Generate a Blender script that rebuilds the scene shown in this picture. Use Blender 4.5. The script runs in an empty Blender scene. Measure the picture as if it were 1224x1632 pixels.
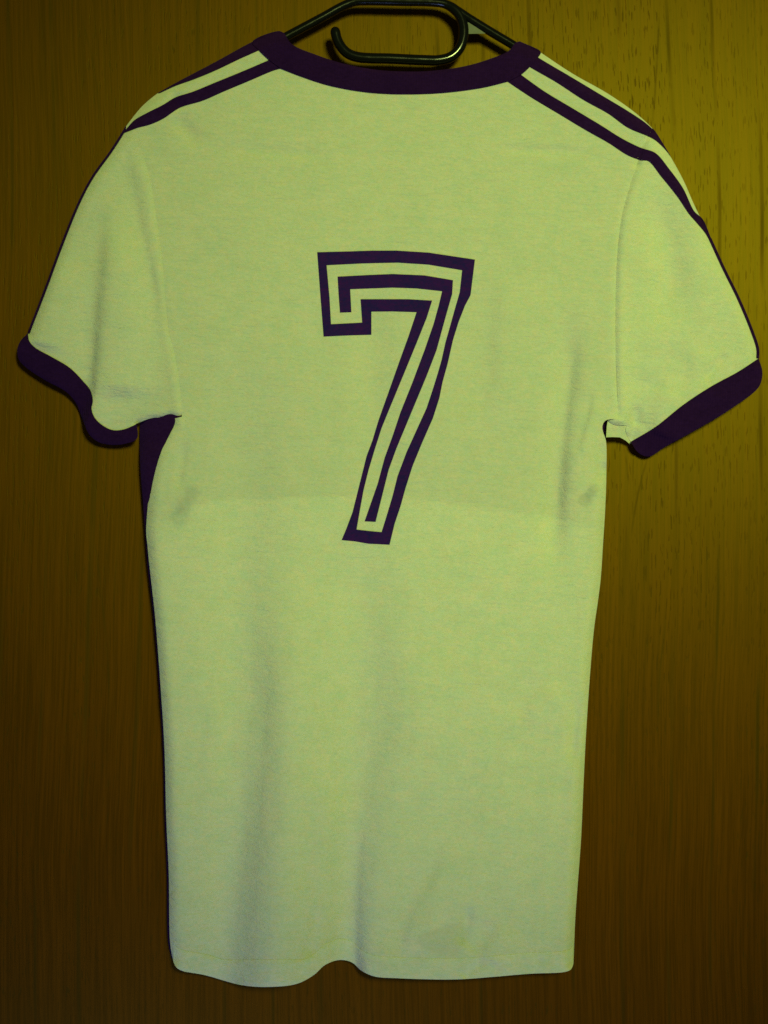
import bpy, math, random
import numpy as np
from mathutils import Vector, Matrix, noise
from mathutils.geometry import delaunay_2d_cdt

random.seed(7); np.random.seed(7)
scene = bpy.context.scene
C = scene.collection

# ------------------------------------------------------------------ camera, world, lamp, exposure
D, H0, S = 1.10, 0.028, 0.0005          # camera distance from the door, cloth plane, metres per unit on the cloth plane
cam_d = bpy.data.cameras.new('camera'); cam = bpy.data.objects.new('camera', cam_d); C.objects.link(cam)
cam.location = (0, -D, 0); cam.rotation_euler = (math.radians(90), 0, 0)
cam_d.sensor_fit = 'VERTICAL'; cam_d.angle = 2 * math.atan(816 * S / (D - H0))
cam_d.clip_start = 0.02; cam_d.clip_end = 50
scene.camera = cam

world = bpy.data.worlds.new('World'); scene.world = world; world.use_nodes = True
bg = world.node_tree.nodes['Background']
bg.inputs['Color'].default_value = (0.55, 0.72, 0.40, 1); bg.inputs['Strength'].default_value = 0.05

def lamp(name, loc, target, power, col, radius, cone=None, blend=1.0):
    l = bpy.data.lights.new(name, 'SPOT' if cone else 'AREA'); l.energy = power; l.color = col
    if cone: l.spot_size = math.radians(cone); l.spot_blend = blend; l.shadow_soft_size = radius
    else: l.shape = 'DISK'; l.size = radius * 2
    o = bpy.data.objects.new(name, l); C.objects.link(o); o.location = loc
    o.rotation_euler = (Vector(target) - Vector(loc)).to_track_quat('-Z', 'Y').to_euler()
    return o
# the room's shaded lamp up to the right of the photographer, and an added weak cool fill, with no visible source, low on the left
lamp('room_lamp', (0.64, -2.30, 0.68), (0.14, 0, 0.135), 212.0, (0.79, 1.0, 0.25), 0.24, 35)
lamp('cool_fill', (-0.30, -0.62, -1.05), (-0.04, 0, -0.46), 3.1, (0.32, 0.42, 1.0), 0.22)

vs = scene.view_settings
scene.display_settings.display_device = 'sRGB'
vs.view_transform = 'Standard'; vs.look = 'None'; vs.exposure = 0; vs.gamma = 1; vs.use_curve_mapping = False
scene.cycles.max_bounces = 8; scene.cycles.diffuse_bounces = 6; scene.cycles.transmission_bounces = 6
scene.cycles.use_denoising = False; scene.cycles.sample_clamp_indirect = 0.8; scene.cycles.filter_width = 1.55

# ------------------------------------------------------------------ node helpers
class NT:
    def __init__(self, name):
        self.m = bpy.data.materials.new(name); self.m.use_nodes = True
        self.t = self.m.node_tree; self.t.nodes.clear()
        self.out = self.n('ShaderNodeOutputMaterial')
    def n(self, kind, **kw):
        nd = self.t.nodes.new(kind)
        for k, v in kw.items(): setattr(nd, k, v)
        return nd
    def l(self, a, b): self.t.links.new(a, b)
    def coords(self, scale, rot=(0, 0, 0), src=None):
        if src is None:
            src = self.n('ShaderNodeTexCoord').outputs['Object']
        mp = self.n('ShaderNodeMapping'); mp.inputs['Scale'].default_value = scale; mp.inputs['Rotation'].default_value = rot
        self.l(src, mp.inputs['Vector']); return mp.outputs['Vector']
    def noise(self, vec, scale, detail=4, rough=0.55, dist=0.0):
        t = self.n('ShaderNodeTexNoise'); self.l(vec, t.inputs['Vector'])
        t.inputs['Scale'].default_value = scale; t.inputs['Detail'].default_value = detail
        t.inputs['Roughness'].default_value = rough; t.inputs['Distortion'].default_value = dist
        return t.outputs['Fac']
    def ramp(self, fac, stops):
        r = self.n('ShaderNodeValToRGB'); e = r.color_ramp.elements
        while len(e) < len(stops): e.new(0.5)
        for el, (p, c) in zip(e, stops):
            el.position = p; el.color = (c, c, c, 1) if isinstance(c, (int, float)) else (*c, 1)
        self.l(fac, r.inputs['Fac']); return r.outputs['Color']
    def mix(self, a, b, fac, mode='MIX'):
        m = self.n('ShaderNodeMix', data_type='RGBA', blend_type=mode)
        for sock, v in ((m.inputs['Factor'], fac), (m.inputs[6], a), (m.inputs[7], b)):
            if isinstance(v, bpy.types.NodeSocket): self.l(v, sock)
            elif isinstance(v, (int, float)): sock.default_value = v
            else: sock.default_value = (*v, 1)
        return m.outputs[2]
    def math(self, op, a, b=0.0):
        m = self.n('ShaderNodeMath', operation=op)
        for sock, v in ((m.inputs[0], a), (m.inputs[1], b)):
            if isinstance(v, bpy.types.NodeSocket): self.l(v, sock)
            else: sock.default_value = v
        return m.outputs[0]
    def bump(self, h, dist, strength=1.0, prev=None):
        b = self.n('ShaderNodeBump'); b.inputs['Distance'].default_value = dist; b.inputs['Strength'].default_value = strength
        self.l(h, b.inputs['Height'])
        if prev is not None: self.l(prev, b.inputs['Normal'])
        return b.outputs['Normal']

def cloth_material(name, col_a, col_b, through, weave=1.0, ribs=False, sheen=0.0, tint=False, dark_spots=False):
    t = NT(name)
    mott = t.noise(t.coords((1, 1, 1.6)), 300, 3, 0.7)                  # mottled yarn
    mott2 = t.noise(t.coords((1, 1, 1.3)), 60, 4, 0.6)
    f = t.math('ADD', t.math('MULTIPLY', mott, 0.65), t.math('MULTIPLY', mott2, 0.35))
    col = t.mix(col_a, col_b, t.ramp(f, [(0.36, 0.0), (0.64, 1.0)]))
    if tint:
        hue = t.noise(t.coords((1, 1, 1.2)), 170, 4, 0.7)
        col = t.mix(col, (1.04, 0.975, 0.95), t.ramp(hue, [(0.46, 0.0), (0.66, 1.0)]), 'MULTIPLY')
        col = t.mix(col, (0.955, 1.0, 1.03), t.ramp(hue, [(0.34, 1.0), (0.54, 0.0)]), 'MULTIPLY')
    if dark_spots:  # small darker spots multiplied into the colour below both armpits
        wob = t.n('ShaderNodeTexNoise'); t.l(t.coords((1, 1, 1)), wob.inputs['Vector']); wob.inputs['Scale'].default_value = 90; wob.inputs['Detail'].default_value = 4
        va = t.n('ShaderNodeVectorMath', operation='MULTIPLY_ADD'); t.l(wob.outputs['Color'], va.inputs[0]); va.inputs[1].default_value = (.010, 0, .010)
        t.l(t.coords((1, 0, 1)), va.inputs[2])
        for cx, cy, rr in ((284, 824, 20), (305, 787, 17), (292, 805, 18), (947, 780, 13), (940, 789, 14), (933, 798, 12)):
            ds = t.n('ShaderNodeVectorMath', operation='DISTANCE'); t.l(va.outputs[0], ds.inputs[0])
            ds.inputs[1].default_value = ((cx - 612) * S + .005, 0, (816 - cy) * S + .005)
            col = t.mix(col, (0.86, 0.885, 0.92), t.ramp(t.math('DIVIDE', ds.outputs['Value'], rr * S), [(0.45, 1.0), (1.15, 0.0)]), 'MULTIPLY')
    fine = t.noise(t.coords((0.55, 1, 2.0)), 900, 2, 0.6)               # knit courses running across the cloth
    crease = t.noise(t.coords((0.5, 1, 1.9)), 110, 5, 0.62, 0.6)
    nrm = t.bump(fine, 0.0008 * weave, 0.7)
    nrm = t.bump(crease, 0.0026 * weave, 0.55, nrm)
    if ribs:
        wv = t.n('ShaderNodeTexWave', wave_type='BANDS', bands_direction='X'); wv.inputs['Scale'].default_value = 150
        wv.inputs['Distortion'].default_value = 1.5
        t.l(t.coords((1, 1, 1)), wv.inputs['Vector'])
        nrm = t.bump(wv.outputs['Fac'], 0.0008, 0.35, nrm)
    d = t.n('ShaderNodeBsdfDiffuse'); t.l(col, d.inputs['Color']); t.l(nrm, d.inputs['Normal']); d.inputs['Roughness'].default_value = 0.6
    sh = d.outputs[0]
    if through > 0:
        tr = t.n('ShaderNodeBsdfTranslucent'); t.l(col, tr.inputs['Color']); t.l(nrm, tr.inputs['Normal'])
        mx = t.n('ShaderNodeMixShader'); mx.inputs[0].default_value = through
        t.l(sh, mx.inputs[1]); t.l(tr.outputs[0], mx.inputs[2]); sh = mx.outputs[0]
    if sheen > 0:
        s = t.n('ShaderNodeBsdfSheen'); s.inputs['Roughness'].default_value = 0.5
        s.inputs['Color'].default_value = (sheen * 0.6, sheen * 0.4, sheen, 1)
        ad = t.n('ShaderNodeAddShader'); t.l(sh, ad.inputs[0]); t.l(s.outputs[0], ad.inputs[1]); sh = ad.outputs[0]
    t.l(sh, t.out.inputs['Surface'])
    return t.m

M = {}
M['white'] = cloth_material('cream_jersey', (0.75, 0.81, 0.71), (0.90, 0.86, 0.775), 0.31, tint=True, dark_spots=True)
M['white_solid'] = cloth_material('cream_jersey_lining', (0.70, 0.76, 0.67), (0.86, 0.82, 0.74), 0.0, tint=True)
M['white_hem'] = cloth_material('cream_jersey_hem', (0.72, 0.78, 0.69), (0.88, 0.84, 0.76), 0.22, tint=True)
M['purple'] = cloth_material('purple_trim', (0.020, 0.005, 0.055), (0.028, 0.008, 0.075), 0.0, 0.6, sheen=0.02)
M['purple_rib'] = cloth_material('purple_rib_knit', (0.018, 0.005, 0.050), (0.026, 0.007, 0.070), 0.0, 0.6, ribs=True, sheen=0.02)
M['print'] = cloth_material('purple_flock_print', (0.018, 0.012, 0.120), (0.048, 0.010, 0.130), 0.0, 0.7, sheen=0.02)
M['label'] = cloth_material('grey_label', (0.10, 0.12, 0.16), (0.13, 0.15, 0.2), 0.0)

def wood():
    t = NT('oak_veneer')
    co = t.n('ShaderNodeTexCoord').outputs['Object']
    sx = t.n('ShaderNodeSeparateXYZ'); t.l(co, sx.inputs[0])
    # the grain wanders sideways along its length
    wander = t.noise(t.coords((1.6, 1, 1.3), src=co), 1.0, 2, 0.4)
    wander2 = t.noise(t.coords((9, 1, 5), src=co), 1.0, 2, 0.5)
    xx = t.math('ADD', sx.outputs[0], t.math('ADD', t.math('MULTIPLY', t.math('SUBTRACT', wander, 0.5), 0.05), t.math('MULTIPLY', t.math('SUBTRACT', wander2, 0.5), 0.006)))
    cb = t.n('ShaderNodeCombineXYZ'); t.l(xx, cb.inputs[0]); t.l(sx.outputs[1], cb.inputs[1]); t.l(sx.outputs[2], cb.inputs[2])
    g = cb.outputs[0]
    broad = t.noise(t.coords((30, 1, 0.9), src=g), 1.0, 4, 0.6)
    streak = t.noise(t.coords((190, 1, 2.5), src=g), 1.0, 3, 0.6)
    fibre = t.noise(t.coords((480, 1, 9), src=g), 1.0, 3, 0.75)
    pores = t.noise(t.coords((700, 1, 70), src=g), 1.0, 1, 0.5)
    pmask = t.ramp(pores, [(0.615, 0.0), (0.67, 1.0)])
    zones = t.ramp(t.noise(t.coords((16, 1, 1.6), src=g), 1.0, 3, 0.6), [(0.38, 0.25), (0.62, 1.0)])
    pm = t.math('MULTIPLY', pmask, zones)
    ring = t.n('ShaderNodeTexWave', wave_type='BANDS', bands_direction='X', wave_profile='SIN')
    ring.inputs['Scale'].default_value = 8.0; ring.inputs['Distortion'].default_value = 5.0
    ring.inputs['Detail'].default_value = 2.0; ring.inputs['Detail Scale'].default_value = 0.6
    t.l(t.coords((1, 1, 0.07), src=g), ring.inputs['Vector'])
    rline = t.ramp(ring.outputs['Fac'], [(0.0, 1.0), (0.03, 0.0)])
    rl = t.math('MULTIPLY', rline, t.ramp(t.noise(t.coords((40, 1, 7), src=g), 1.0, 2), [(0.45, 0.0), (0.6, 1.0)]))
    col = t.mix((0.096, 0.0255, 0.0010), (0.113, 0.031, 0.0012), t.ramp(broad, [(0.3, 0.0), (0.7, 1.0)]))
    col = t.mix(col, (0.89, 0.88, 0.87), t.ramp(streak, [(0.38, 1.0), (0.62, 0.0)]), 'MULTIPLY')
    col = t.mix(col, (0.66, 0.64, 0.62), t.ramp(fibre, [(0.40, 1.0), (0.58, 0.0)]), 'MULTIPLY')
    # a few darker growth lines that meet in narrow points
    lines = None; kd = S * D / (D - H0)
    for L in ([(134, 769), (146, 837), (160, 929), (170, 1043), (174, 1157)], [(194, 790), (186, 889), (181, 975)], [(1031, 735), (1022, 766), (1016, 793), (1010, 835), (1006, 858)], [(995, 700), (999, 735), (1003, 770)], [(130, 30), (150, 110), (158, 200)], [(1052, 0), (1046, 110), (1040, 190)], [(1060, 1000), (1052, 1080), (1050, 1160)]):
        Q = np.array(L, float); zz = (816 - Q[:, 1]) * kd; xs = (Q[:, 0] - 612) * kd; c2, c1, c0 = np.polyfit(zz, xs, 2)
        zs = sx.outputs[2]
        cx = t.math('ADD', t.math('MULTIPLY', t.math('ADD', t.math('MULTIPLY', zs, float(c2)), float(c1)), zs), float(c0))
        dx = t.math('ABSOLUTE', t.math('SUBTRACT', t.math('ADD', sx.outputs[0], t.math('MULTIPLY', t.math('SUBTRACT', wander2, 0.5), 0.004)), cx))
        zm = float((zz.max() + zz.min()) / 2); zh = float((zz.max() - zz.min()) / 2)
        along = t.ramp(t.math('DIVIDE', t.math('ABSOLUTE', t.math('SUBTRACT', zs, zm)), zh * 1.15), [(0.6, 1.0), (1.0, 0.0)])
        m = t.math('MULTIPLY', t.ramp(t.math('DIVIDE', dx, 0.0013), [(0.25, 1.0), (1.0, 0.0)]), along)
        lines = m if lines is None else t.math('MAXIMUM', lines, m)
    lines = t.math('MULTIPLY', lines, t.ramp(t.noise(t.coords((90, 1, 55), src=co), 1.0, 2), [(0.36, 0.15), (0.6, 0.75)]))
    rl = t.math('MAXIMUM', rl, lines)
    dark = t.math('MAXIMUM', t.math('MULTIPLY', pm, 0.48), t.math('MULTIPLY', rl, 0.5))
    col = t.mix(col, (0.016, 0.009, 0.002), dark)
    h = t.math('SUBTRACT', t.math('ADD', t.math('MULTIPLY', streak, 0.6), t.math('MULTIPLY', fibre, 0.4)), t.math('MULTIPLY', pm, 0.48))
    nrm = t.bump(h, 0.00018, 0.7)
    p = t.n('ShaderNodeBsdfPrincipled')
    t.l(col, p.inputs['Base Color']); t.l(nrm, p.inputs['Normal'])
    ro = t.math('ADD', 0.475, t.math('MULTIPLY', dark, 0.25))
    t.l(ro, p.inputs['Roughness'])
    p.inputs['IOR'].default_value = 1.51
    p.inputs['Specular Tint'].default_value = (1.0, 0.76, 0.03, 1)
    p.inputs['Anisotropic'].default_value = 0.35; p.inputs['Anisotropic Rotation'].default_value = 0.25
    tg = t.n('ShaderNodeTangent', direction_type='UV_MAP'); tg.uv_map = 'UVMap'
    t.l(tg.outputs[0], p.inputs['Tangent'])
    t.l(p.outputs[0], t.out.inputs['Surface'])
    return t.m
M['wood'] = wood()

def plastic(name, col, rough):
    t = NT(name); p = t.n('ShaderNodeBsdfPrincipled')
    p.inputs['Base Color'].default_value = (*col, 1)
    sc = t.noise(t.coords((1, 1, 1)), 160, 4, 0.6)
    t.l(t.math('ADD', rough - 0.08, t.math('MULTIPLY', sc, 0.16)), p.inputs['Roughness'])
    t.l(t.bump(sc, 0.0002, 0.25), p.inputs['Normal'])
    t.l(p.outputs[0], t.out.inputs['Surface']); return t.m
M['black'] = plastic('black_hanger_plastic', (0.004, 0.004, 0.004), 0.17)
M['web'] = plastic('pale_moulding_plastic', (0.05, 0.055, 0.045), 0.45)

# ------------------------------------------------------------------ geometry helpers
def spline(pts, step=4.0):
    """Catmull-Rom through pts, resampled about every step units."""
    P = np.array(pts, float)
    if len(P) < 3:
        n = max(1, int(np.linalg.norm(P[1] - P[0]) / step))
        return [tuple(P[0] + (P[1] - P[0]) * i / n) for i in range(n + 1)]
    Q = np.vstack([2 * P[0] - P[1], P, 2 * P[-1] - P[-2]])
    out = []
    for i in range(1, len(Q) - 2):
        p0, p1, p2, p3 = Q[i - 1], Q[i], Q[i + 1], Q[i + 2]
        # centripetal parametrisation keeps corners from overshooting
        t0 = 0; t1 = t0 + max(np.linalg.norm(p1 - p0), 1e-6) ** .5
        t2 = t1 + max(np.linalg.norm(p2 - p1), 1e-6) ** .5; t3 = t2 + max(np.linalg.norm(p3 - p2), 1e-6) ** .5
        n = max(1, int(round(np.linalg.norm(p2 - p1) / step)))
        for k in range(n):
            t = t1 + (t2 - t1) * k / n
            A1 = (t1 - t) / (t1 - t0) * p0 + (t - t0) / (t1 - t0) * p1
            A2 = (t2 - t) / (t2 - t1) * p1 + (t - t1) / (t2 - t1) * p2
            A3 = (t3 - t) / (t3 - t2) * p2 + (t - t2) / (t3 - t2) * p3
            B1 = (t2 - t) / (t2 - t0) * A1 + (t - t0) / (t2 - t0) * A2
            B2 = (t3 - t) / (t3 - t1) * A2 + (t - t1) / (t3 - t1) * A3
            out.append(tuple((t2 - t) / (t2 - t1) * B1 + (t - t1) / (t2 - t1) * B2))
    out.append(tuple(P[-1]))
    return out

def join(*lists):
    out = []
    for L in lists:
        for p in L:
            if not out or (abs(p[0] - out[-1][0]) + abs(p[1] - out[-1][1])) > 0.6: out.append(tuple(p))
    if (abs(out[0][0] - out[-1][0]) + abs(out[0][1] - out[-1][1])) < 0.6: out.pop()
    return out

def offset(poly, d):
    """Open polyline moved sideways by d (positive: to the left of travel, image axes)."""
    P = np.array(poly, float); T = np.gradient(P, axis=0)
    T /= np.maximum(np.linalg.norm(T, axis=1, keepdims=True), 1e-9)
    return [tuple(p) for p in P + d * np.stack([T[:, 1], -T[:, 0]], 1)]

def near(P, poly):
    """Distance to a polyline, signed side (positive where x is larger on a downward line) and arc fraction."""
    Q = np.array(poly, float); best = np.full(len(P), 1e9); side = np.zeros(len(P)); frac = np.zeros(len(P))
    seg = np.linalg.norm(np.diff(Q, axis=0), axis=1); cum = np.concatenate([[0], np.cumsum(seg)]); tot = cum[-1]
    for i in range(len(Q) - 1):
        a, b = Q[i], Q[i + 1]; ab = b - a; L2 = ab @ ab
        if L2 < 1e-9: continue
        ap = P - a; t = np.clip((ap @ ab) / L2, 0, 1)
        r = ap - t[:, None] * ab; d = np.hypot(r[:, 0], r[:, 1]); m = d < best
        best[m] = d[m]; cr = (ab[1] * ap[:, 0] - ab[0] * ap[:, 1]); side[m] = np.sign(cr[m]); frac[m] = ((cum[i] + t * seg[i]) / tot)[m]
    return best, side, frac

def inside(P, poly):
    Q = np.array(poly, float); res = np.zeros(len(P), bool); x, y = P[:, 0], P[:, 1]; j = len(Q) - 1
    for i in range(len(Q)):
        xi, yi = Q[i]; xj, yj = Q[j]
        if yi != yj:
            m = ((yi > y) != (yj > y)) & (x < (xj - xi) * (y - yi) / (yj - yi) + xi); res ^= m
        j = i
    return res

def fill(outer, hole=None, step=4.0):
    """Fine triangulation of a polygon (with an optional hole)."""
    Q = np.array(outer); x0, y0 = Q.min(0); x1, y1 = Q.max(0)
    xs = np.arange(x0 + step * .5, x1, step); ys = np.arange(y0 + step * .5, y1, step * .87)
    X, Y = np.meshgrid(xs, ys); X[1::2] += step * .5
    G = np.stack([X.ravel(), Y.ravel()], 1); G += np.random.uniform(-.12, .12, G.shape) * step
    ring = outer + [outer[0]]
    G = G[inside(G, outer)]
    d, _, _ = near(G, ring); ok = d > step * .45
    if hole is not None:
        ok &= ~inside(G, hole); d2, _, _ = near(G, hole + [hole[0]]); ok &= d2 > step * .45
    G = G[ok]
    pts = [Vector(p) for p in outer]; edges = [(i, (i + 1) % len(outer)) for i in range(len(outer))]
    if hole is not None:
        b = len(pts); pts += [Vector(p) for p in hole]; edges += [(b + i, b + (i + 1) % len(hole)) for i in range(len(hole))]
    pts += [Vector(p) for p in G]
    v, e, f, *_ = delaunay_2d_cdt(pts, edges, [], 0, 1e-5)
    V = np.array([(p.x, p.y) for p in v]); F = np.array(f)
    cen = V[F].mean(1); keep = inside(cen, outer)
    if hole is not None: keep &= ~inside(cen, hole)
    F = F[keep]
    used = np.unique(F); remap = -np.ones(len(V), int); remap[used] = np.arange(len(used))
    V = V[used]; F = remap[F]
    A = V[F]; area = (A[:, 1, 0] - A[:, 0, 0]) * (A[:, 2, 1] - A[:, 0, 1]) - (A[:, 2, 0] - A[:, 0, 0]) * (A[:, 1, 1] - A[:, 0, 1])
    F[area > 0] = F[area > 0][:, ::-1]           # faces look towards the camera side
    return V, F

def to_world(P, h):
    k = S * (D - h) / (D - H0)
    return np.stack([(P[:, 0] - 612) * k, -h, (816 - P[:, 1]) * k], 1)

def mesh_obj(name, V, F, mat, parent=None, smooth=True):
    me = bpy.data.meshes.new(name); me.from_pydata([tuple(v) for v in V], [], [tuple(int(i) for i in f) for f in F])
    me.materials.append(M[mat])
    if smooth: me.polygons.foreach_set('use_smooth', [True] * len(me.polygons))
    me.update(); o = bpy.data.objects.new(name, me); C.objects.link(o)
    if parent is not None:
        o.parent = parent
        if parent.type == 'EMPTY': o.matrix_parent_inverse = Matrix.Translation(parent.location).inverted()
    return o

def merge(*vf):
    Vs, Fs, b = [], [], 0
    for V, F in vf: Vs.append(np.asarray(V)); Fs += [tuple(i + b for i in f) for f in F]; b += len(V)
    return np.vstack(Vs), Fs

def thing(name, loc, label, cat, group=None):
    o = bpy.data.objects.new(name, None); o.empty_display_size = .05; C.objects.link(o); o.location = loc
    o['label'] = label; o['category'] = cat
    if group: o['group'] = group
    return o

def tube(path, r, n=14, cap=True):
    P = [Vector(p) for p in path]; V, F = [], []; up = Vector((0, -1, 0))
    for i, p in enumerate(P):
        t = (P[min(i + 1, len(P) - 1)] - P[max(i - 1, 0)]).normalized()
        a = t.cross(up).normalized(); b = a.cross(t).normalized()
        rr = r[i] if hasattr(r, '__len__') else r
        for k in range(n):
            an = 2 * math.pi * k / n; V.append(tuple(p + rr * (math.cos(an) * a + math.sin(an) * b)))
    for i in range(len(P) - 1):
        for k in range(n):
            F.append((i * n + k, i * n + (k + 1) % n, (i + 1) * n + (k + 1) % n, (i + 1) * n + k))
    if cap:
        for i, s in ((0, -1), (len(P) - 1, 1)):
            t = (P[1] - P[0]).normalized() if i == 0 else (P[-1] - P[-2]).normalized()
            rr = r[i] if hasattr(r, '__len__') else r
            last = [i * n + k for k in range(n)]
            for q in (0.5, 0.8, 0.95):                      # rounded end
                ring = []
                for k in range(n):
                    c = Vector(V[i * n + k]) - P[i]
                    ring.append(len(V)); V.append(tuple(P[i] + c * math.sqrt(1 - q * q) + t * s * rr * q))
                for k in range(n):
                    f = (last[k], last[(k + 1) % n], ring[(k + 1) % n], ring[k]); F.append(f if s > 0 else f[::-1])
                last = ring
            F.append(tuple(last) if s > 0 else tuple(last[::-1]))
    return V, F

def px(x, y, h): return tuple(to_world(np.array([[x, y]], float), np.array([h]))[0])

# ------------------------------------------------------------------ the door
def door():
    w, zt, zb, th = 0.52, 0.95, -1.05, 0.022
    me = bpy.data.meshes.new('wooden_door')
    import bmesh
    bm = bmesh.new()
    bmesh.ops.create_cube(bm, size=1)
    for v in bm.verts:
        v.co = Vector((v.co.x * 2 * w, (v.co.y + .5) * th, (zt + zb) / 2 + v.co.z * (zt - zb)))
    bmesh.ops.bevel(bm, geom=list(bm.edges), offset=0.002, segments=2, affect='EDGES')
    uv = bm.loops.layers.uv.new('UVMap')
    for f in bm.faces:
        for l in f.loops: l[uv].uv = (l.vert.co.z + l.vert.co.y, l.vert.co.x)     # U runs along the grain
    bm.to_mesh(me); bm.free(); me.materials.append(M['wood'])
    o = bpy.data.objects.new('wooden_door', me); C.objects.link(o)
    o['label'] = 'brown oak veneer door with upright grain behind the hanging shirt'; o['category'] = 'door'
door()

# ------------------------------------------------------------------ outlines (units of the cloth plane)
def z(ox, oy, s, L): return [(ox + a / s, oy + b / s) for a, b in L]
SH_L = [(454, 55), (444, 50), (404.6, 66), (340, 101), (283, 131), (251, 149), (227, 169), (214, 184)]
OUT_L = [(214, 184), (202, 200), (178, 238), (146, 283), (125, 323), (97, 392), (73, 457), (44.5, 531)]
SH_R = [(828, 66), (862, 84), (912, 117), (970, 150), (1014, 181), (1040, 205), (1046, 213)]
OUT_R = [(1046, 213), (1067, 247), (1089, 287), (1106.6, 327), (1133, 380), (1155, 428), (1177, 472.5), (1199, 525), (1209, 556), (1209, 571)]
SEAM_L = [(214, 184), (219, 208), (228, 245), (239, 283), (251, 356), (259, 412), (263, 465), (269, 525), (279, 566), (288, 627), (290, 664)]
SEAM_R = [(1046, 213), (1035, 222), (1024, 233), (1017, 256), (1001, 305), (990, 349), (983, 415), (981, 481), (981, 561), (984, 640), (985, 668)]
SIDE_L = [(290, 664), (273, 670), (261, 692), (252, 712), (245, 738), (240, 765), (235, 812), (233, 847), (235, 869), (238, 900), (247, 981), (256.5, 1102), (262, 1191), (265, 1304), (269, 1393), (271, 1501), (275, 1528)]
HEM = [(275, 1528), (279, 1539), (287, 1546), (326, 1554), (385, 1570), (426, 1573), (473, 1568), (500, 1554), (518, 1538), (541, 1530), (561, 1534), (576, 1547), (596, 1556), (632, 1559), (726, 1561), (785, 1557), (844, 1552), (900, 1549), (910, 1545), (914, 1535)]
SIDE_R = [(914, 1535), (917, 1462), (926, 1338), (930, 1250), (934, 1170), (940, 1080), (947, 1000), (953, 958), (957.5, 921), (961, 868), (964.7, 808), (966.5, 749), (965.6, 702), (961, 688), (960, 679), (964, 671), (972, 668), (985, 668)]
COL_UP = z(380, 0, 2.354, [(172, 124), (200, 165), (290, 205), (400, 240), (520, 262), (620, 268), (720, 266), (850, 248), (940, 222), (1015, 190), (1040, 160), (1056, 155)])
COL_LO = z(380, 0, 2.354, [(1010, 306), (920, 328), (800, 345), (700, 352), (560, 352), (450, 342), (330, 318), (230, 285), (160, 258)])
CUFL_UP = [(44.5, 531), (47, 544), (56, 554), (81, 568), (111, 586), (133, 608), (144, 622), (148, 639), (146, 651), (150, 664), (161, 676), (178, 685), (194, 685), (211, 679), (218, 675)]
CUFL_LO = [(218, 675), (218, 699), (200, 707), (178, 709), (156, 704), (142, 692), (131, 667), (122, 644), (106, 625), (72, 606), (42, 586), (30, 573), (28, 555), (33, 543), (44.5, 531)]
CUFR_UP = [(1209, 571), (1177, 592), (1133, 616), (1089, 645), (1045, 680), (1005, 704)]
CUFR_LO = [(1005, 704), (1018, 722), (1034, 727.5), (1062, 711), (1111, 684), (1155, 658), (1206, 621), (1213, 609), (1215, 592), (1209, 571)]

sp = spline
ROLL = [sp(SH_L + OUT_L[1:], 12), sp(SIDE_L[1:], 16), sp(SIDE_R[:-6], 16), sp(SH_R + OUT_R[1:], 12)]
_sl = np.array(sp(SEAM_L, 8)); _sr = np.array(sp(SEAM_R, 8))

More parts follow.
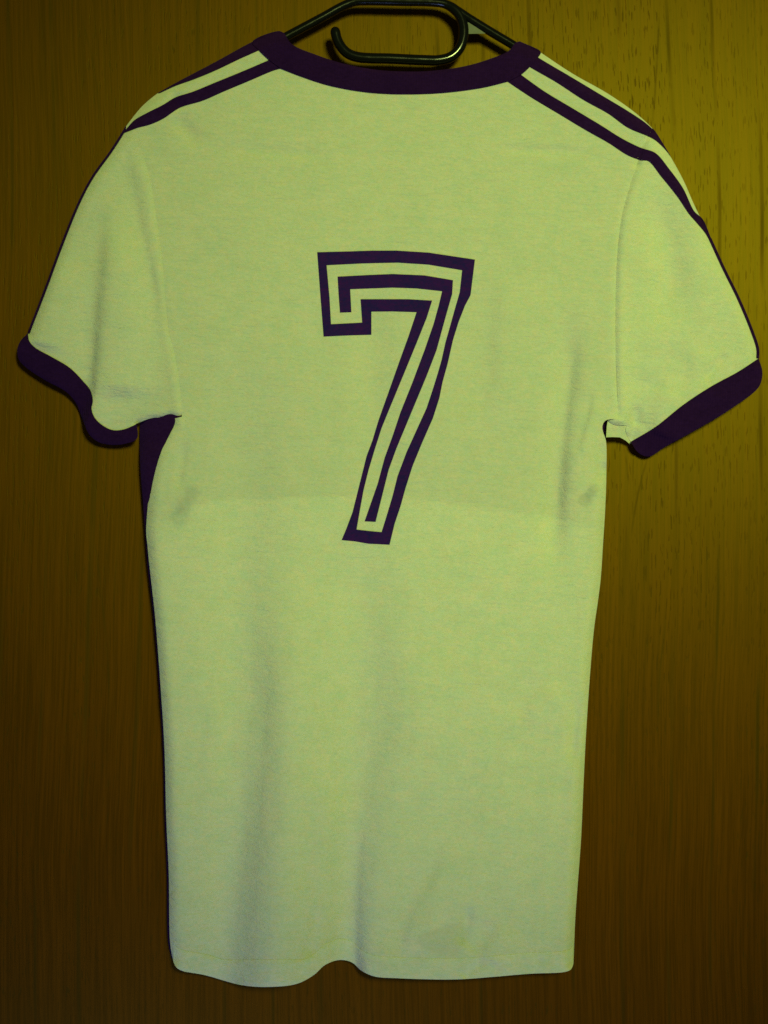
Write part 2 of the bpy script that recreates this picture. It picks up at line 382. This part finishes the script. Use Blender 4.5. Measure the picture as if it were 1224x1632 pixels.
# every fold: line, height at start / end (mm, + towards the viewer), half width, kind, fade in / out
FOLDS = [
 # kind g: rounded ridge or valley; kind s: a step that climbs to the right
 ([(578, 840), (577, 950), (576, 1080), (572, 1200), (563, 1330), (557, 1440), (556, 1560)], -1.6, -5.2, 48, 34, 'g', .15, 0),
 ([(582, 1300), (574, 1400), (572, 1500), (572, 1560)], 0.5, 3.2, 9, 8, 's', .3, 0),
 ([(392, 540), (390, 700), (385, 850), (383, 1000), (392, 1150), (385, 1250), (365, 1400), (352, 1570)], -1.9, -4.2, 52, 46, 'g', .2, 0),
 ([(422, 820), (414, 1000), (418, 1150), (412, 1250), (395, 1400), (378, 1560)], 1.4, 2.2, 28, 26, 's', .3, 0),
 ([(466, 900), (462, 1100), (455, 1300), (440, 1560)], 1.5, 4.0, 46, 46, 'g', .3, 0),
 ([(596, 430), (592, 560), (600, 700), (610, 830)], -1.6, -1.4, 34, 30, 'g', .3, .3),
 ([(640, 1000), (632, 1150), (610, 1300)], 2.0, 2.0, 30, 24, 's', .35, .3),
 ([(912, 500), (920, 560), (917, 590), (909, 640), (902, 715), (896, 790), (893, 855), (890, 930)], 2.1, 2.2, 10, 9, 's', .3, .35),
 ([(904, 470), (906, 620), (892, 720), (884, 850), (884, 950)], -2.2, -2.0, 22, 22, 'g', .25, .3),
 ([(950, 615), (940, 661), (928, 704), (917, 738)], 1.5, 1.4, 3.4, 4, 's', .3, .3),
 ([(797, 420), (790, 520), (783, 610), (770, 700)], 1.9, 1.8, 16, 14, 's', .3, .3),
 ([(960, 700), (957, 740), (950, 780)], -1.0, -1.0, 6, 7, 'g', .3, .3),
 ([(297, 700), (287, 750), (283, 790)], -1.0, -0.8, 7, 8, 'g', .3, .3),
 ([(274, 180), (298, 208), (320, 238)], -1.1, -0.9, 14, 14, 'g', .3, .3),
 ([(320, 235), (420, 240), (540, 250)], -0.5, -0.5, 12, 12, 'g', .3, .3),
 ([(780, 238), (860, 240), (950, 246)], -0.6, -0.5, 7, 8, 'g', .3, .3),
 ([(713, 1324), (700, 1383), (671, 1435), (648, 1487), (640, 1530)], 1.9, 2.1, 10, 9, 's', .4, .2),
 ([(750, 1436), (742, 1475), (734, 1512)], -1.3, -1.3, 9, 9, 'g', .4, .4),
 ([(797, 1465), (780, 1500), (762, 1528)], 1.7, 1.7, 9, 9, 's', .4, .2),
 ([(775, 1528), (757, 1542), (738, 1560)], -0.8, -0.8, 7, 7, 'g', .3, .1),
 ([(866, 1522), (856, 1538), (848, 1556)], -0.7, -0.7, 6, 6, 'g', .3, .1),
 ([(875, 1074), (851, 1115), (828, 1158)], 1.5, 1.5, 10, 10, 's', .35, .35),
 ([(925, 1100), (916, 1160), (912, 1230)], -1.8, -1.7, 8, 9, 'g', .3, .3),
 ([(800, 1200), (740, 1320), (690, 1400)], 1.3, 1.3, 22, 20, 's', .4, .3),
 ([(385, 1100), (378, 1190), (372, 1260)], 0.7, 0.8, 8, 8, 's', .3, .3),
 ([(330, 1090), (326, 1200), (318, 1330)], 0.9, 0.9, 12, 12, 's', .3, .3),
 ([(505, 1440), (500, 1490), (486, 1530)], -0.9, -1.0, 9, 9, 'g', .3, .2),
 ([(520, 1250), (505, 1340), (492, 1430)], 1.2, 1.4, 10, 9, 's', .3, .3),
 # left sleeve
 ([(172, 300), (166, 404), (158, 485), (153, 566), (147, 622), (140, 652), (126, 685)], 2.4, 4.6, 11, 6, 's', .3, 0),
 ([(210, 214), (208, 258), (220, 315), (233, 384), (247, 445), (259, 490), (268, 560)], 1.4, 1.1, 7, 6, 's', .2, .4),
 ([(200, 350), (200, 500), (196, 640)], 1.2, 2.5, 40, 34, 'g', .3, .1),
 ([(110, 400), (90, 480), (66, 560)], 1.0, 1.6, 34, 30, 'g', .4, .1),
 # right sleeve
 ([(1040, 300), (1062, 385), (1070, 440), (1056, 490), (1032, 535)], -2.5, -2.1, 28, 24, 'g', .3, .35),
 ([(1098, 400), (1106, 470), (1110, 540)], 1.6, 1.3, 16, 16, 's', .35, .4),
 ([(1102, 545), (1100, 600), (1094, 640)], 1.7, 1.6, 13, 12, 's', .35, .2),
 ([(1162, 560), (1140, 585), (1118, 612)], -1.4, -1.2, 6, 6, 'g', .3, .3),
 ([(1062, 590), (1050, 640), (1030, 690)], 2.2, 2.6, 15, 13, 's', .3, .1),
 ([(1014, 640), (1012, 670), (1006, 700)], -1.2, -2.0, 8, 8, 'g', .3, 0),
 # the yoke seams on the shoulders
 ([(1040, 205), (1024, 233), (1012, 270)], -1.5, -1.5, 5, 5, 'g', .1, .1),
 ([(268, 150), (283, 162), (290, 178)], -0.9, -0.9, 12, 12, 'g', .2, .2),
]
FOLD_GAIN = 3.0
ROLL2 = [sp([(963, 677), (967, 671), (974, 674.5), (981, 677.5), (999, 678), (997, 687), (1000, 695), (1004, 704)], 4), sp([(218, 675), (236, 668), (267, 665), (289, 665)], 6)]
def smooth01(t): t = np.clip(t, 0, 1); return t * t * (3 - 2 * t)

def height(P, roll=True, seams=True, arm=False):
    h = np.full(len(P), H0)
    x, y = P[:, 0], P[:, 1]
    # sleeves fall back towards the door away from the armholes
    lx = np.interp(y, _sl[:, 1], _sl[:, 0]); rx = np.interp(y, _sr[:, 1], _sr[:, 0])
    fade_l = 1 - smooth01((y - 690) / 50) * (x > 222); fade_r = 1 - smooth01((y - 690) / 50) * (x < 990)
    h -= 0.009 * smooth01((lx - x) / 260) * fade_l
    h -= 0.008 * smooth01((x - rx) / 270) * fade_r
    h -= 0.007 * smooth01((y - 150) / 1300)                      # and the shirt leans in towards the door at the hem
    h -= 0.007 * smooth01((y - 420) / 260) * np.maximum(smooth01((lx - x) / 90) * fade_l, smooth01((x - rx) / 40) * fade_r)
    h -= 0.010 * np.exp(-((x - 1016) / 48) ** 2 - ((y - 715) / 46) ** 2) + 0.003 * np.exp(-((x - 165) / 60) ** 2 - ((y - 700) / 50) ** 2)
    # the back hangs a little hollow between the shoulder blades and swells lower down
    h += 0.004 * np.exp(-((x - 610) / 300) ** 2 - ((y - 1250) / 420) ** 2)
    h += 0.002 * np.exp(-((x - 420) / 150) ** 2 - ((y - 380) / 220) ** 2) + 0.002 * np.exp(-((x - 820) / 150) ** 2 - ((y - 380) / 220) ** 2)
    for poly, a0, a1, w0, w1, kind, fi, fo in FOLDS:
        Q = np.array(poly); reach = max(w0, w1) * (3 if kind == 'g' else 13)
        m = (x > Q[:, 0].min() - reach) & (x < Q[:, 0].max() + reach) & (y > Q[:, 1].min() - reach) & (y < Q[:, 1].max() + reach)
        if not m.any(): continue
        d, s, f = near(P[m], sp(poly, 10))
        a = (a0 + (a1 - a0) * f) * .001 * FOLD_GAIN; w = w0 + (w1 - w0) * f
        tap = np.ones_like(f)
        if fi > 0: tap *= smooth01(f / fi)
        if fo > 0: tap *= smooth01((1 - f) / fo)
        if kind == 'g': dh = a * np.exp(-(d / w) ** 2)
        else: dh = a * .5 * np.tanh(s * d / w) * np.exp(-(d / (5 * w)) ** 2)
        h[m] += dh * tap
    if seams:
        for poly, sgn in ((_sl, -1), (_sr, 1)):
            d, s, f = near(P, poly[::2] if len(poly) > 30 else poly)
            k = smooth01((f - .11) / .08)
            out = d * s * sgn                                   # positive on the sleeve side
            gd, rd, rw = (0.0009, 0.0013, 8.0) if sgn < 0 else (0.0019, 0.0014, 6.0)
            h -= gd * np.exp(-(d / 3.4) ** 2) * k               # stitched groove
            h += rd * np.exp(-((out - 9) / rw) ** 2) * k        # seam allowance under the cloth
    nz = np.array([noise.noise((a / 70, b / 95, 3.1)) * .0010 + noise.noise((a / 24, b / 30, 9.7)) * .00030 for a, b in P])
    h += nz
    # drag lines in the lower part, small crinkles along the hem and under the arms
    lowr = smooth01((y - 820) / 350) * (y < 1600); hemr = np.exp(-((y - 1525) / 30) ** 2)
    pit = np.exp(-(np.hypot(x - 295, (y - 720) * .7) / 60) ** 2) + np.exp(-(np.hypot(x - 940, (y - 700) * .7) / 60) ** 2)
    dr = np.array([noise.noise((a / 17 + b / 160, b / 150, 5.5)) for a, b in P])
    hc = np.array([noise.noise((a / 11 - b / 20, b / 22, 1.5)) for a, b in P])
    h += 0.00055 * dr * lowr + 0.00035 * hc * hemr + 0.0005 * dr * pit + 0.0003 * hc * pit
    if roll:
        d = np.full(len(P), 1e9)
        for poly in ROLL: d = np.minimum(d, near(P, poly)[0])
        h -= 0.0085 * np.clip(1 - d / 19, 0, 1) ** 2
        if arm:
            d = np.minimum(near(P, ROLL2[0])[0], near(P, ROLL2[1])[0]); h -= 0.0042 * np.clip(1 - d / 9, 0, 1) ** 2
    return np.maximum(h, 0.0065)

def sheet(outer, lift=0.0, hole=None, step=4.0, **kw):
    V, F = fill(outer, hole, step); h = height(V, **kw) + lift
    return to_world(V, h), F

# ------------------------------------------------------------------ the shirt
shirt = thing('football_shirt', (0.0, -0.03, -0.38), 'cream shirt with purple trim and a big purple number 7, hung on black hanger', 'shirt')

neck = [(458, 72), (474, 84)] + [(p[0], p[1] + 8) for p in COL_UP[2:-3]] + [(806, 93), (836, 90)]
back = join(sp(SH_L[1:], 4), sp(SEAM_L, 4), sp(SIDE_L, 4), sp(HEM, 4), sp(SIDE_R, 4), sp(SEAM_R[::-1], 4), sp(SH_R[:0:-1], 4), sp(neck[::-1], 4))
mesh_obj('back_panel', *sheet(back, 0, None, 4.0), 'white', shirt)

# hem: the folded and stitched band along the bottom edge
hem_lo = sp([(276, 1531)] + HEM[1:-1] + [(913.5, 1537)], 4); hem_hi = [(p[0], p[1] - 33) for p in hem_lo]
hem_hi = [(min(max(p[0], 272.5), 914.5), min(p[1], 1530)) for p in hem_hi]
V, F = fill(join(hem_lo, hem_hi[::-1]), None, 4.0)
d_hi = near(V, hem_hi)[0]; d_lo = near(V, hem_lo)[0]
hh = height(V) + 0.0003 + 0.0006 * smooth01(d_hi / 5) - 0.0006 * np.clip(1 - d_lo / 5, 0, 1) ** 2
mesh_obj('hem', to_world(V, hh), F, 'white_hem', shirt)

# front panel, seen past the left side and through the thin cloth
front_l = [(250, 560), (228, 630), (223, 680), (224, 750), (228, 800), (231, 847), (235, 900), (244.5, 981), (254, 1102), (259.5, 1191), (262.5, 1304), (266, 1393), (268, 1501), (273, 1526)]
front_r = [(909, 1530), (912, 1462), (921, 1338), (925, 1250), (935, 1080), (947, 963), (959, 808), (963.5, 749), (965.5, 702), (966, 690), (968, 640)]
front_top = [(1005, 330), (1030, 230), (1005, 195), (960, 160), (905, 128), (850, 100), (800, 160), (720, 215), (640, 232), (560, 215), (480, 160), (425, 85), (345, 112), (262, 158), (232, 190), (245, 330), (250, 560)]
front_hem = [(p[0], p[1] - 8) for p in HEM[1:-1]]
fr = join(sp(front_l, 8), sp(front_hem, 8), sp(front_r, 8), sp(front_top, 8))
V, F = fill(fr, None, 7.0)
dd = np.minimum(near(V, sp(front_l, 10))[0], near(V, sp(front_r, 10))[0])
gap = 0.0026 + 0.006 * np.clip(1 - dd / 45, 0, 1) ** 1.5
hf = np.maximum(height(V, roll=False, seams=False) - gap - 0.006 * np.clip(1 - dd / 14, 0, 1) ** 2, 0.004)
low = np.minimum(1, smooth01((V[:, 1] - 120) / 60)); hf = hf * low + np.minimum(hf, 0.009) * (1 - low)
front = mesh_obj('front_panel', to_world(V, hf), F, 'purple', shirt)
ins = join(sp([(p[0] + 20, p[1]) for p in front_l[5:]], 8), sp([(p[0] , p[1] - 2) for p in front_hem[2:-2]], 8), sp([(p[0] - 10, p[1]) for p in front_r[:6]], 8),
           sp([(940, 838), (870, 823), (790, 812), (700, 799), (560, 790), (440, 795), (330, 800), (262, 830)], 8))
V, F = fill(ins, None, 7.0)
dd = np.minimum(near(V, sp(front_l, 10))[0], near(V, sp(front_r, 10))[0])
gap = 0.0019 + 0.006 * np.clip(1 - dd / 45, 0, 1) ** 1.5
mesh_obj('front_inset', to_world(V, np.maximum(height(V, roll=False, seams=False) - gap, 0.0045)), F, 'white_solid', shirt)

# small things behind the thin back that show through it
def behind(name, poly, mat, gap):
    V, F = fill(join(sp(poly + [poly[0]], 4)), None, 4.0); mesh_obj(name, to_world(V, height(V) - gap), F, mat, shirt)
behind('care_label', [(672, 1487), (736, 1470), (741, 1490), (730, 1521), (690, 1518), (664, 1500)], 'purple', 0.0013)

# sleeves (outer cloth plus the under layer behind it) with their cuffs
def sleeve(outer, under, lo_edge):
    V1, F1 = sheet(outer, -0.0002, None, 4.0, arm=True)
    V, F = fill(under, None, 6.0)
    hu = np.maximum(height(V, seams=False) - 0.0050, 0.0045)
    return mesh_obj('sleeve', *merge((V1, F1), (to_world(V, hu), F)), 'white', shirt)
arm_l = [(218, 675), (236, 668), (244, 666), (267, 665), (290, 664)]
sl_poly = join(sp(OUT_L, 4), sp(CUFL_UP, 3), sp(arm_l, 4), sp(SEAM_L[::-1], 4))
under_l = join(offset(sp(OUT_L, 6), 3), sp([(50, 556), (90, 585), (130, 640), (152, 672), (190, 672), (225, 655), (260, 640), (280, 620)], 6), sp([(p[0] - 6, p[1]) for p in SEAM_L[::-1][2:-1]], 6))
s_left = sleeve(sl_poly, under_l, CUFL_UP)
arm_r = [(1005, 704), (999, 692), (998, 678), (985, 676), (974, 676), (985, 668)]
sr_poly = join(sp(SEAM_R[:-1] + [(982, 664)], 4), sp([(970, 671), (974, 674.5), (981, 677.5), (999, 678)], 3), sp([(999, 678), (997, 686), (1000, 695), (1005, 704)], 3), sp(CUFR_UP[::-1], 4), sp(OUT_R[::-1], 4))
under_r = join([(970, 662), (967, 680), (966, 697), (976, 696.5), (988, 697), (997, 702), (1004, 708)], sp([(1010, 702), (1089, 652), (1177, 598), (1203, 575)], 6), offset(sp(OUT_R[::-1], 6), 3)[1:], sp([(p[0] + 6, p[1]) for p in SEAM_R[1:-2]], 6))
s_right = sleeve(sr_poly, under_r, CUFR_UP)

def cuff(up, lo, par):
    poly = join(sp(up, 3), sp(lo, 3))
    V, F = fill(poly, None, 3.5)
    du = near(V, sp(up, 6))[0]; dl = near(V, sp(lo[1:-1], 6))[0]
    h = height(V, seams=False) + 0.0005 + 0.0008 * smooth01(du / 4) - 0.0020 * np.clip(1 - dl / 5, 0, 1) ** 2
    Vb, Fb = fill(poly, None, 6.0)
    hb = np.maximum(height(Vb, seams=False) - 0.007, 0.004)
    return mesh_obj('cuff', *merge((to_world(V, np.maximum(h, .005)), F), (to_world(Vb, hb), Fb)), 'purple_rib', par)
cuff(CUFL_UP, CUFL_LO, s_left); cuff(CUFR_UP, CUFR_LO, s_right)

# collar band, with the part that goes on round the front neckline
coll = join(sp(COL_UP, 3), sp([COL_UP[-1], (862, 83), (858, 91), (843, 108), (830, 119), COL_LO[0]], 3), sp(COL_LO, 3), sp([COL_LO[-1], (430, 96), (414, 81), (402, 67), (444, 49.5), COL_UP[0]], 3))
V, F = fill(coll, None, 3.2)
du = near(V, sp(COL_UP[1:-2], 6))[0]; dl = near(V, sp(COL_LO, 6))[0]
h = height(V, seams=False) + 0.0010 + 0.0006 * smooth01(dl / 4) - 0.0018 * np.clip(1 - du / 4, 0, 1) ** 2
fb = join(sp([(455, 72), (500, 150), (560, 205), (640, 224), (720, 205), (790, 150), (822, 88)], 6), sp([(850, 104), (806, 172), (724, 240), (640, 260), (556, 240), (474, 172), (428, 88)], 6))
Vb, Fb = fill(fb, None, 6.0); hb = 0.006 + 0.012 * smooth01((Vb[:, 1] - 70) / 120)
mesh_obj('collar', *merge((to_world(V, h), F), (to_world(Vb, hb), Fb)), 'purple_rib', shirt)

# shoulder stripes that run on down the sleeves
A = lambda L: z(780, 40, 2.266, L); B = lambda L: z(0, 40, 2.4717, L)
def stripe(poly):
    V, F = fill(poly, None, 3.0); h = height(V) + 0.00055
    return mesh_obj('shoulder_stripe', to_world(V, h), F, 'purple', shirt)
edge_r = sp(OUT_R[4:], 4); edge_l = sp(OUT_L[1:], 4)
stripe(join(sp(A([(100, 168), (113, 178), (200, 240), (300, 300), (400, 360), (480, 410), (545, 442), (600, 462), (650, 520), (700, 590), (740, 672), (770, 700), (800, 768)]), 3), offset(edge_r, 1.0),
            offset(edge_r, -3.6)[::-1], sp(A([(800, 788), (780, 752), (750, 715), (720, 680), (680, 620), (620, 545), (575, 491), (545, 487), (500, 470), (430, 425), (350, 380), (250, 320), (150, 260), (66, 204), (50, 192)]), 3)))
edge_r2 = sp([(1040, 205), (1046, 213), (1067, 247)], 3)
stripe(join(sp(A([(160, 106), (178, 118), (300, 190), (400, 250), (500, 310), (560, 350), (588, 374)]), 3), offset(edge_r2, .8), sp(A([(655, 477), (640, 455), (600, 416), (570, 400), (500, 370), (430, 320), (340, 270), (240, 205), (148, 152), (132, 140)]), 3)))
stripe(join(sp(B([(1130, 162), (1110, 170), (1080, 178), (980, 220), (880, 262), (800, 297), (710, 325), (640, 370), (590, 392), (540, 405), (512, 416)]), 3), offset(edge_l, 3.0)[3:], offset(edge_l, -1.0)[::-1],
            sp(B([(496, 410), (530, 374), (580, 345), (640, 315), (690, 285), (760, 262), (850, 225), (960, 180), (1060, 137), (1080, 128)]), 3)))
stripe(join(sp([(p[0] + .5, p[1] - .8) for p in SH_L[1:6]], 3), sp(B([(630, 268), (690, 240), (760, 215), (850, 178), (940, 135), (1022, 98), (1050, 84)]), 3)))

# the number
Z7 = lambda L: z(460, 370, 3.138, L)
def straight(L, step=3.0):
    out = []
    for a, b in zip(L, L[1:] + L[:1]): out += sp([a, b], step)[:-1]
    return out
n_out = Z7([(143, 100), (300, 96), (420, 92), (540, 92), (700, 102), (932, 137), (910, 315), (882, 368), (850, 450), (822, 540), (795, 660), (770, 750), (754, 830), (722, 930), (665, 1060), (620, 1170), (585, 1280), (560, 1370), (530, 1460), (505, 1563), (400, 1558), (330, 1546), (265, 1540), (290, 1480), (320, 1400), (345, 1300), (370, 1200), (390, 1120), (420, 1040), (450, 940), (500, 800), (560, 630), (600, 520), (640, 400), (520, 396), (414, 397), (414, 513), (300, 516), (175, 522), (160, 330)])
n_hole = Z7([(190, 165), (370, 156), (545, 152), (700, 162), (868, 190), (856, 300), (830, 390), (805, 480), (785, 550), (765, 640), (745, 710), (720, 790), (690, 880), (640, 990), (590, 1100), (545, 1220), (520, 1320), (490, 1420), (465, 1500), (400, 1494), (340, 1487), (355, 1400), (375, 1290), (400, 1190), (430, 1090), (465, 980), (510, 870), (570, 725), (640, 555), (690, 430), (718, 342), (600, 335), (360, 335), (368, 452), (212, 460), (205, 330)])
n_in = Z7([(245, 222), (400, 214), (520, 209), (680, 216), (822, 240), (818, 310), (795, 390), (770, 480), (740, 590), (690, 720), (640, 840), (590, 960), (540, 1080), (500, 1190), (470, 1310), (435, 1449), (380, 1446), (410, 1360), (445, 1260), (480, 1130), (520, 1020), (560, 900), (620, 750), (680, 590), (725, 460), (750, 370), (768, 295), (640, 281), (520, 277), (308, 285), (314, 400), (257, 402), (250, 310)])
def printed(name, outer, hole=None):
    V, F = fill(straight(outer), straight(hole) if hole else None, 3.2); mesh_obj(name, to_world(V, height(V) + 0.0004), F, 'print', shirt)
printed('number_outline', n_out, n_hole)
printed('number_centre_line', n_in)

# ------------------------------------------------------------------ the hanger
hanger = thing('coat_hanger', px(640, 3, 0.0165), 'black plastic coat hanger with a folded down hook, in the neck of the shirt', 'hanger')
HF = 0.0165
frame = [px(a, b, HF) for a, b in sp([(330, 126), (455, 59), (515, 27), (548, 9), (566, 2.5), (585, 1.5), (640, 2.5), (690, 3.5), (708, 6), (724, 14), (747, 29), (781, 50), (818, 72), (900, 121)], 5)]
mesh_obj('frame', *tube(frame, 0.0035, 16), 'black', hanger)
hk = sp([(534.5, 51), (537, 62), (543.5, 74.5), (554, 85), (570, 91), (624.6, 93.6), (677, 96), (700, 96), (719, 90.5), (732, 78), (738.5, 60), (738, 39), (731, 22), (717, 10), (700, 4)], 4)
hook = [px(a, b, HF + 0.003 * smooth01(1 - i / (len(hk) * .95))) for i, (a, b) in enumerate(hk)]
mesh_obj('hook', *tube(hook, [0.0041 - 0.0009 * float(smooth01((i - len(hook) + 10) / 9)) for i in range(len(hook))], 16), 'black', hanger)
tri = [(745, 34), (774, 53.5), (746, 54)]
wv = [px(a, b, HF + 0.001) for a, b in tri] + [px(a, b, HF - 0.001) for a, b in tri]
mesh_obj('web', wv, [(0, 2, 1), (3, 4, 5), (0, 1, 4, 3), (1, 2, 5, 4), (2, 0, 3, 5)], 'web', hanger, smooth=False)
